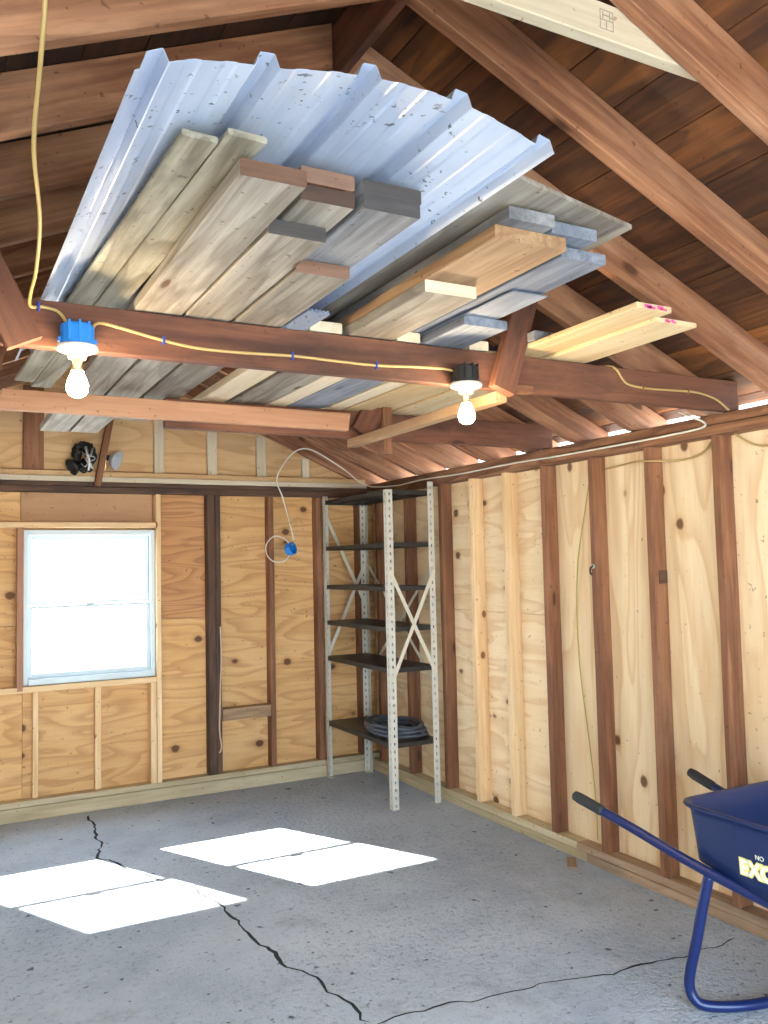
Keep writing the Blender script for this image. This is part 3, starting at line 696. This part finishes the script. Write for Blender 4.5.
yc = tube('cable', [(3.17, 2.60, 2.15), (3.18, 2.55, 2.11), (3.185, 2.48, 2.08), (3.185, 2.36, 2.075), (3.18, 2.2, 2.09)], .005, 'yellow'); tag(yc, 'short pale yellow cable sagging at the edge of the picture', 'cable')
yc = tube('cord', [(3.19, 3.565, 2.10), (3.192, 3.62, 1.9), (3.192, 3.70, 1.6), (3.192, 3.725, 1.3), (3.192, 3.715, 1.0), (3.192, 3.68, .75), (3.18, 3.63, .5), (3.17, 3.60, .3), (3.16, 3.585, .12)], .0028, 'ycord'); tag(yc, 'thin yellow-green cord hanging down the plywood past the wheelbarrow handle', 'cord')
# blue box dangling from the white cable
jb = empty('hanging_junction_box', (2.385, 5.95, 1.72), 'blue octagonal junction box dangling in front of the window wall', 'junction box')
lathe('box_shell', [(.03, -.025), (.046, -.025), (.05, -.018), (.05, .025), (.044, .025), (.044, -.015), (.001, -.015)], (2.385, 5.95, 1.735), 'bluebox', jb, n=8, axis=(.5, -.8, .25), smooth=False)
tube('wire', [(2.375, 5.94, 1.77), (2.33, 5.93, 1.81), (2.25, 5.92, 1.83), (2.185, 5.92, 1.77), (2.19, 5.92, 1.69), (2.25, 5.92, 1.64), (2.33, 5.925, 1.65), (2.37, 5.93, 1.69)], .004, 'whitecable', jb)
tube('wire', [(2.40, 5.955, 1.76), (2.415, 5.96, 1.80), (2.405, 5.965, 1.86), (2.375, 5.965, 2.0), (2.35, 5.99, 2.13)], .004, 'yellow', jb)

# ------------------------------------------------------------------ clamp lamp on the ledge
cl = empty('clamp_lamp', (.98, YB-.01, 2.28), 'black clamp work lamp with silver reflector on the ledge above the window', 'lamp')
pts = []
for i in range(150):
    a = i*.47; r_ = .056+.024*math.sin(i*1.7)+.012*math.sin(i*.31)
    pts.append((.944+r_*math.cos(a)*.85, 6.10+.028*math.sin(a*1.3), 2.385+r_*math.sin(a)*1.25+.008*math.sin(i*.9)))
tube('cord_bundle', pts, .0085, 'black', cl, n=6, k=3)
lathe('lamp_shade', [(.015, 0), (.02, .02), (.050, .06), (.060, .085), (.056, .085), (.018, .025), (.001, .02)], (.925, 6.085, 2.345), 'black', cl, axis=(-.75, -.25, -.42))
lathe('reflector', [(.016, 0), (.03, .008), (.060, .04), (.070, .06), (.066, .06), (.028, .012), (.001, .010)], (1.115, 6.11, 2.385), 'silver', cl, axis=(.72, -.5, -.30))
lathe('socket', [(.001, 0), (.016, 0), (.018, .05), (.014, .07), (.001, .07)], (1.065, 6.135, 2.40), 'black', cl, axis=(.72, -.4, -.25))
tube('clamp_jaw', [(.945, 6.045, 2.45), (.955, 6.04, 2.40), (.968, 6.04, 2.35), (.962, 6.045, 2.285)], .010, 'steel', cl, n=6)
tube('clamp_jaw', [(.990, 6.045, 2.44), (.975, 6.04, 2.39), (.948, 6.04, 2.36), (.990, 6.04, 2.30)], .007, 'steel', cl, n=6)
tube('clamp_wire', [(.92, 6.045, 2.41), (.955, 6.035, 2.385), (.995, 6.035, 2.38), (1.0, 6.035, 2.36), (.955, 6.035, 2.345)], .004, 'steel', cl, n=6)
tube('clamp_wire', [(.915, 6.045, 2.33), (.94, 6.035, 2.31), (.96, 6.035, 2.335), (.985, 6.035, 2.325)], .004, 'steel', cl, n=6)

# ------------------------------------------------------------------ steel shelving
SX0, SX1, SY0, SY1 = 2.70, 3.065, 5.015, 6.06
sh = empty('shelving_unit', ((SX0+SX1)/2, (SY0+SY1)/2, 0), 'tall cream slotted-steel shelving unit with dark shelves in the corner', 'shelving')
F = .045; th = .0025
def post(x, y, sx, sy, h):
    # angle section: two flanges from the corner (x,y) going inwards sx, sy
    a = box_geo(min(x, x+sx*F), max(x, x+sx*F), min(y, y+sy*th), max(y, y+sy*th), 0, h)
    b = box_geo(min(x, x+sx*th), max(x, x+sx*th), min(y+sy*th, y+sy*F), max(y+sy*th, y+sy*F), 0, h)
    p = mesh_obj('post', *join_geo([a, b]), M['slotted'], Matrix.Translation((x, y, 0)), sh)
    foot = box('foot', min(x-sx*.004, x+sx*.046), max(x-sx*.004, x+sx*.046), min(y-sy*.004, y+sy*.046), max(y-sy*.004, y+sy*.046), 0, .006, 'bracepaint', p)
    return p
post(SX0, SY0, 1, 1, 2.105); post(SX1, SY0, -1, 1, 2.165); post(SX0, SY1, 1, -1, 2.14); post(SX1, SY1, -1, -1, 2.14)
for z in (2.105, 1.75, 1.455, 1.185, .915, .425):
    # pressed steel shelf: deck with turned-down lips
    x0, x1, y0, y1 = SX0+.004, SX1-.004, SY0+.004, SY1-.004
    G = [box_geo(x0, x1, y0, y1, z-.002, z), box_geo(x0, x1, y0, y0+.002, z-.03, z-.002), box_geo(x0, x1, y1-.002, y1, z-.03, z-.002), box_geo(x0, x0+.002, y0+.002, y1-.002, z-.03, z-.002), box_geo(x1-.002, x1, y0+.002, y1-.002, z-.03, z-.002),
         box_geo((x0+x1)/2-.02, (x0+x1)/2+.02, y0+.01, y1-.01, z-.02, z-.003)]
    mesh_obj('shelf', *join_geo(G), M['shelfpaint'], Matrix.Translation((x0, y0, z)), sh)
def brace(a, b, wd):
    vs, fs, mw = bar_geo(a, b, wd, .026, .003, ch=.0005); mesh_obj('brace', vs, fs, M['bracepaint'], mw, sh)
yf = SY0-.0045; xb = SX1+.0035; yb = SY1+.0035
brace((SX0+.012, yf, 1.56), (SX1-.012, yf, .86), (1, 0, .5)); brace((SX0+.012, yf-.0035, .83), (SX1-.012, yf-.0035, 1.56), (1, 0, -.5))
brace((SX0+.012, yb, 2.02), (SX1-.012, yb, 1.30), (1, 0, .5)); brace((SX0+.012, yb+.0035, .88), (SX1-.012, yb+.0035, 1.60), (1, 0, -.5))
brace((xb, SY0+.012, .76), (xb, SY1-.012, 1.62), (0, 1, -1)); brace((xb+.0035, SY0+.012, 1.62), (xb+.0035, SY1-.012, .76), (0, 1, 1))
# hose coil on the lowest shelf
pts = []
for i in range(6*28+1):
    a = 2*math.pi*i/28; turn = i/28
    r_ = .168+.012*math.sin(turn*2.4)+.014*mnoise.noise(V((turn*1.3, 2, 0)))
    z = .425+.016+[0, .0, .026, .03, .055, .058, .06][min(int(turn), 6)]*.9+.014*abs(math.sin(a*1.5+turn))+.004
    pts.append((2.885+r_*math.cos(a)*.98+.012*math.sin(turn*1.9), 5.30+r_*1.5*math.sin(a)+.02*math.cos(turn*2.2), z))
tag(tube('hose_coil', pts, .012, 'hose', n=8, k=2), 'coil of dark grey hose on the lowest steel shelf', 'hose')

# ------------------------------------------------------------------ wheelbarrow
WBR = empty('wheelbarrow', (2.70, 1.9, 0), 'navy blue wheelbarrow with deep tray parked along the stud wall', 'wheelbarrow')
def ring(cx, cy, hx, hy, r, z, n=6, tilt=0.0):
    out = []
    for (sx, sy, a0) in ((1, 1, 0), (-1, 1, 90), (-1, -1, 180), (1, -1, 270)):
        for k in range(n+1):
            a = math.radians(a0+90*k/n)
            x = cx+sx*(hx-r)+r*math.cos(a); y = cy+sy*(hy-r)+r*math.sin(a)
            out.append(V((x, y, z+tilt*(y-cy))))
    return out
CX = 2.735
def loft(rings, close_first=False, close_last=False):
    vs, fs = [], []; n = len(rings[0])
    for r_ in rings: vs += r_
    for i in range(len(rings)-1):
        for j_ in range(n): fs.append((i*n+j_, i*n+(j_+1) % n, (i+1)*n+(j_+1) % n, (i+1)*n+j_))
    if close_first: fs.append(tuple(range(n-1, -1, -1)))
    if close_last: fs.append(tuple((len(rings)-1)*n+k for k in range(n)))
    return vs, fs
# outer shell from rim down to the floor of the tray, then the inside back up
def tr_ring(z, off):
    f = (z-.44)/(.72-.44)                       # 0 bottom .. 1 rim
    y_r = 2.275+.04*f; y_f = 1.42-.30*f; hx = .285+.02*f
    cy = (y_r+y_f)/2
    return ring(CX, cy, hx+off, (y_r-y_f)/2+off, .045+.04*f+off, z-.005*(1-f), tilt=.20*(1-f))
rings = [tr_ring(.452, -.03), tr_ring(.44, -.012), tr_ring(.447, .001), tr_ring(.50, 0), tr_ring(.58, 0), tr_ring(.66, 0), tr_ring(.698, .001), tr_ring(.70, .016), tr_ring(.708, .022), tr_ring(.717, .020), tr_ring(.721, .012), tr_ring(.718, -.001), tr_ring(.70, -.006), tr_ring(.60, -.007), tr_ring(.50, -.008), tr_ring(.462, -.014), tr_ring(.456, -.04)]
vs, fs = loft(rings, True, True)
tray = mesh_obj('tray', vs, fs, M['navy'], Matrix.Translation((CX, 1.7, .5)), WBR, smooth=True)
# handles: straight tubes running under the tray to the axle
def handle(pts, grip_to):
    h = tube('handle', pts, .0178, 'navytube', WBR, n=12)
    a, b = V(pts[0]), V(pts[1]); d = (b-a).normalized()
    gpts = [a-d*.012, a-d*.006, a+d*.02, a+d*.12, a+d*.135]
    vs, fs = tube_geo(gpts, [.012, .019, .0215, .0205, .018], 12)
    mesh_obj('grip', vs, fs, M['rubber'], Matrix.Translation(a), h, smooth=True)
    return h
handle([(2.315, 2.745, .655), (2.365, 2.50, .588), (2.425, 2.20, .503), (2.51, 1.85, .425), (2.63, 1.35, .36), (2.67, 1.08, .25), (2.68, .95, .19)], 0)
handle([(2.985, 2.765, .655), (2.97, 2.50, .588), (2.95, 2.20, .503), (2.90, 1.85, .425), (2.80, 1.35, .36), (2.76, 1.08, .25), (2.75, .95, .19)], 0)
# stand: one bent tube, down from each handle and across the floor
st_pts = [(2.43, 2.19, .488), (2.42, 2.212, .39), (2.412, 2.24, .26), (2.408, 2.272, .14), (2.408, 2.28, .08), (2.418, 2.265, .038), (2.45, 2.235, .022), (2.55, 2.18, .0205), (2.68, 2.15, .0205), (2.81, 2.18, .0205), (2.91, 2.235, .022), (2.942, 2.265, .038), (2.952, 2.28, .08), (2.952, 2.272, .14), (2.948, 2.24, .26), (2.942, 2.212, .39), (2.942, 2.19, .488)]
tube('stand', st_pts, .019, 'navytube', WBR, n=12)
lathe('wheel', [(.02, -.05), (.10, -.045), (.14, -.05), (.175, -.04), (.19, -.015), (.19, .015), (.175, .04), (.14, .05), (.10, .045), (.02, .05)], (2.715, .95, .19), 'rubber', WBR, n=32, axis=(1, 0, 0))
# lettering on the tray side
def text(body, size, mat, x, y, z, par, name, off=0.0, ext=.0006, shear=0.0, lift=.001):
    cu = bpy.data.curves.new(name, 'FONT'); cu.body = body; cu.size = size; cu.extrude = ext; cu.offset = off; cu.shear = shear
    to = bpy.data.objects.new(name+'_tmp', cu); COL.objects.link(to)
    dg = bpy.context.evaluated_depsgraph_get(); dg.update()
    me = bpy.data.meshes.new_from_object(to.evaluated_get(dg)); bpy.data.objects.remove(to)
    o = bpy.data.objects.new(name, me); COL.objects.link(o); me.materials.clear(); me.materials.append(M[mat])
    # lettering plane: faces -x, text runs towards -y (away from the handles), leaning with the tray side
    lean = .02/.28
    Yd = V((-lean, 0, 1)).normalized(); Xd = V((0, -1, 0)); Zd = Xd.cross(Yd)
    m = Matrix((Xd, Yd, Zd)).transposed().to_4x4()
    f = (z-.44)/.28; xs_ = CX-(.285+.02*f)
    m.translation = V((xs_, y, z))+Zd*lift
    pm = par.parent.matrix_basis @ par.matrix_basis
    o.parent = par; o.matrix_basis = pm.inverted() @ m
    return o
text('EXCA', .068, 'decal_y', 0, 2.065, .535, tray, 'lettering', off=.007, lift=.0015)
text('EXCA', .068, 'decal_w', 0, 2.065, .535, tray, 'lettering', off=.002, lift=.003)
text('NO', .022, 'decal_w', 0, 2.0, .598, tray, 'lettering', lift=.002)

# small wood scrap by the plate
sc_ = bar('wood_scrap', (2.98, 3.58, .006), (3.075, 3.70, .006), (1, -1, 0), .05, .011, 'sill_old', seg=4, jit=.006); tag(sc_, 'splintered wood scrap on the floor against the floor plate', 'wood scrap')

# ------------------------------------------------------------------ light
wd = bpy.data.worlds.new('sky'); sc.world = wd; wd.use_nodes = True
bg = wd.node_tree.nodes['Background']; bg.inputs[0].default_value = (.66, .84, 1.0, 1); bg.inputs[1].default_value = 1.0
sd = bpy.data.lights.new('sun', 'SUN'); sd.energy = 6.5; sd.angle = math.radians(.6); sd.color = (1.0, .95, .86)
so = bpy.data.objects.new('sun', sd); COL.objects.link(so)
so.rotation_euler = V((.52, -1.0, -.857)).to_track_quat('-Z', 'Y').to_euler()
# sampling portals in the real openings (they give off nothing themselves)
def portal(x0, x1, z0, z1, y, inward):
    l = bpy.data.lights.new('opening', 'AREA'); l.shape = 'RECTANGLE'; l.size = x1-x0; l.size_y = z1-z0
    l.cycles.is_portal = True
    o = bpy.data.objects.new('opening', l); COL.objects.link(o)
    o.location = ((x0+x1)/2, y, (z0+z1)/2); o.rotation_euler = V((0, inward, 0)).to_track_quat('-Z', 'Z').to_euler()
portal(DX0, DX1, 0, DZ, YF-.05, 1)
portal(W1[0], W1[1], WZ[0], WZ[1], YBS+.06, -1); portal(W2[0], W2[1], WZ[0], WZ[1], YBS+.06, -1)

# ------------------------------------------------------------------ camera
cd = bpy.data.cameras.new('camera'); cam = bpy.data.objects.new('camera', cd); COL.objects.link(cam); sc.camera = cam
f_px, yaw, pitch, roll = 856.48, .490808, .061855, -.0222615
f = V((math.sin(yaw)*math.cos(pitch), math.cos(yaw)*math.cos(pitch), math.sin(pitch)))
r = f.cross(V((0, 0, 1))).normalized(); u = r.cross(f)
r2 = r*math.cos(roll)+u*math.sin(roll); u2 = u*math.cos(roll)-r*math.sin(roll)
m = Matrix((r2, u2, -f)).transposed().to_4x4(); m.translation = (0, 0, 1.6001)
cam.matrix_world = m
cd.sensor_fit = 'VERTICAL'; cd.sensor_height = 36; cd.lens = f_px/1024*36; cd.clip_start = .02

sc.view_settings.view_transform = 'Standard'; sc.view_settings.look = 'None'; sc.view_settings.gamma = 1
sc.view_settings.use_curve_mapping = False; sc.view_settings.exposure = 3.62
sc.cycles.max_bounces = 14; sc.cycles.diffuse_bounces = 8; sc.cycles.transparent_max_bounces = 12
sc.cycles.use_denoising = True
sc.cycles.sample_clamp_indirect = 12
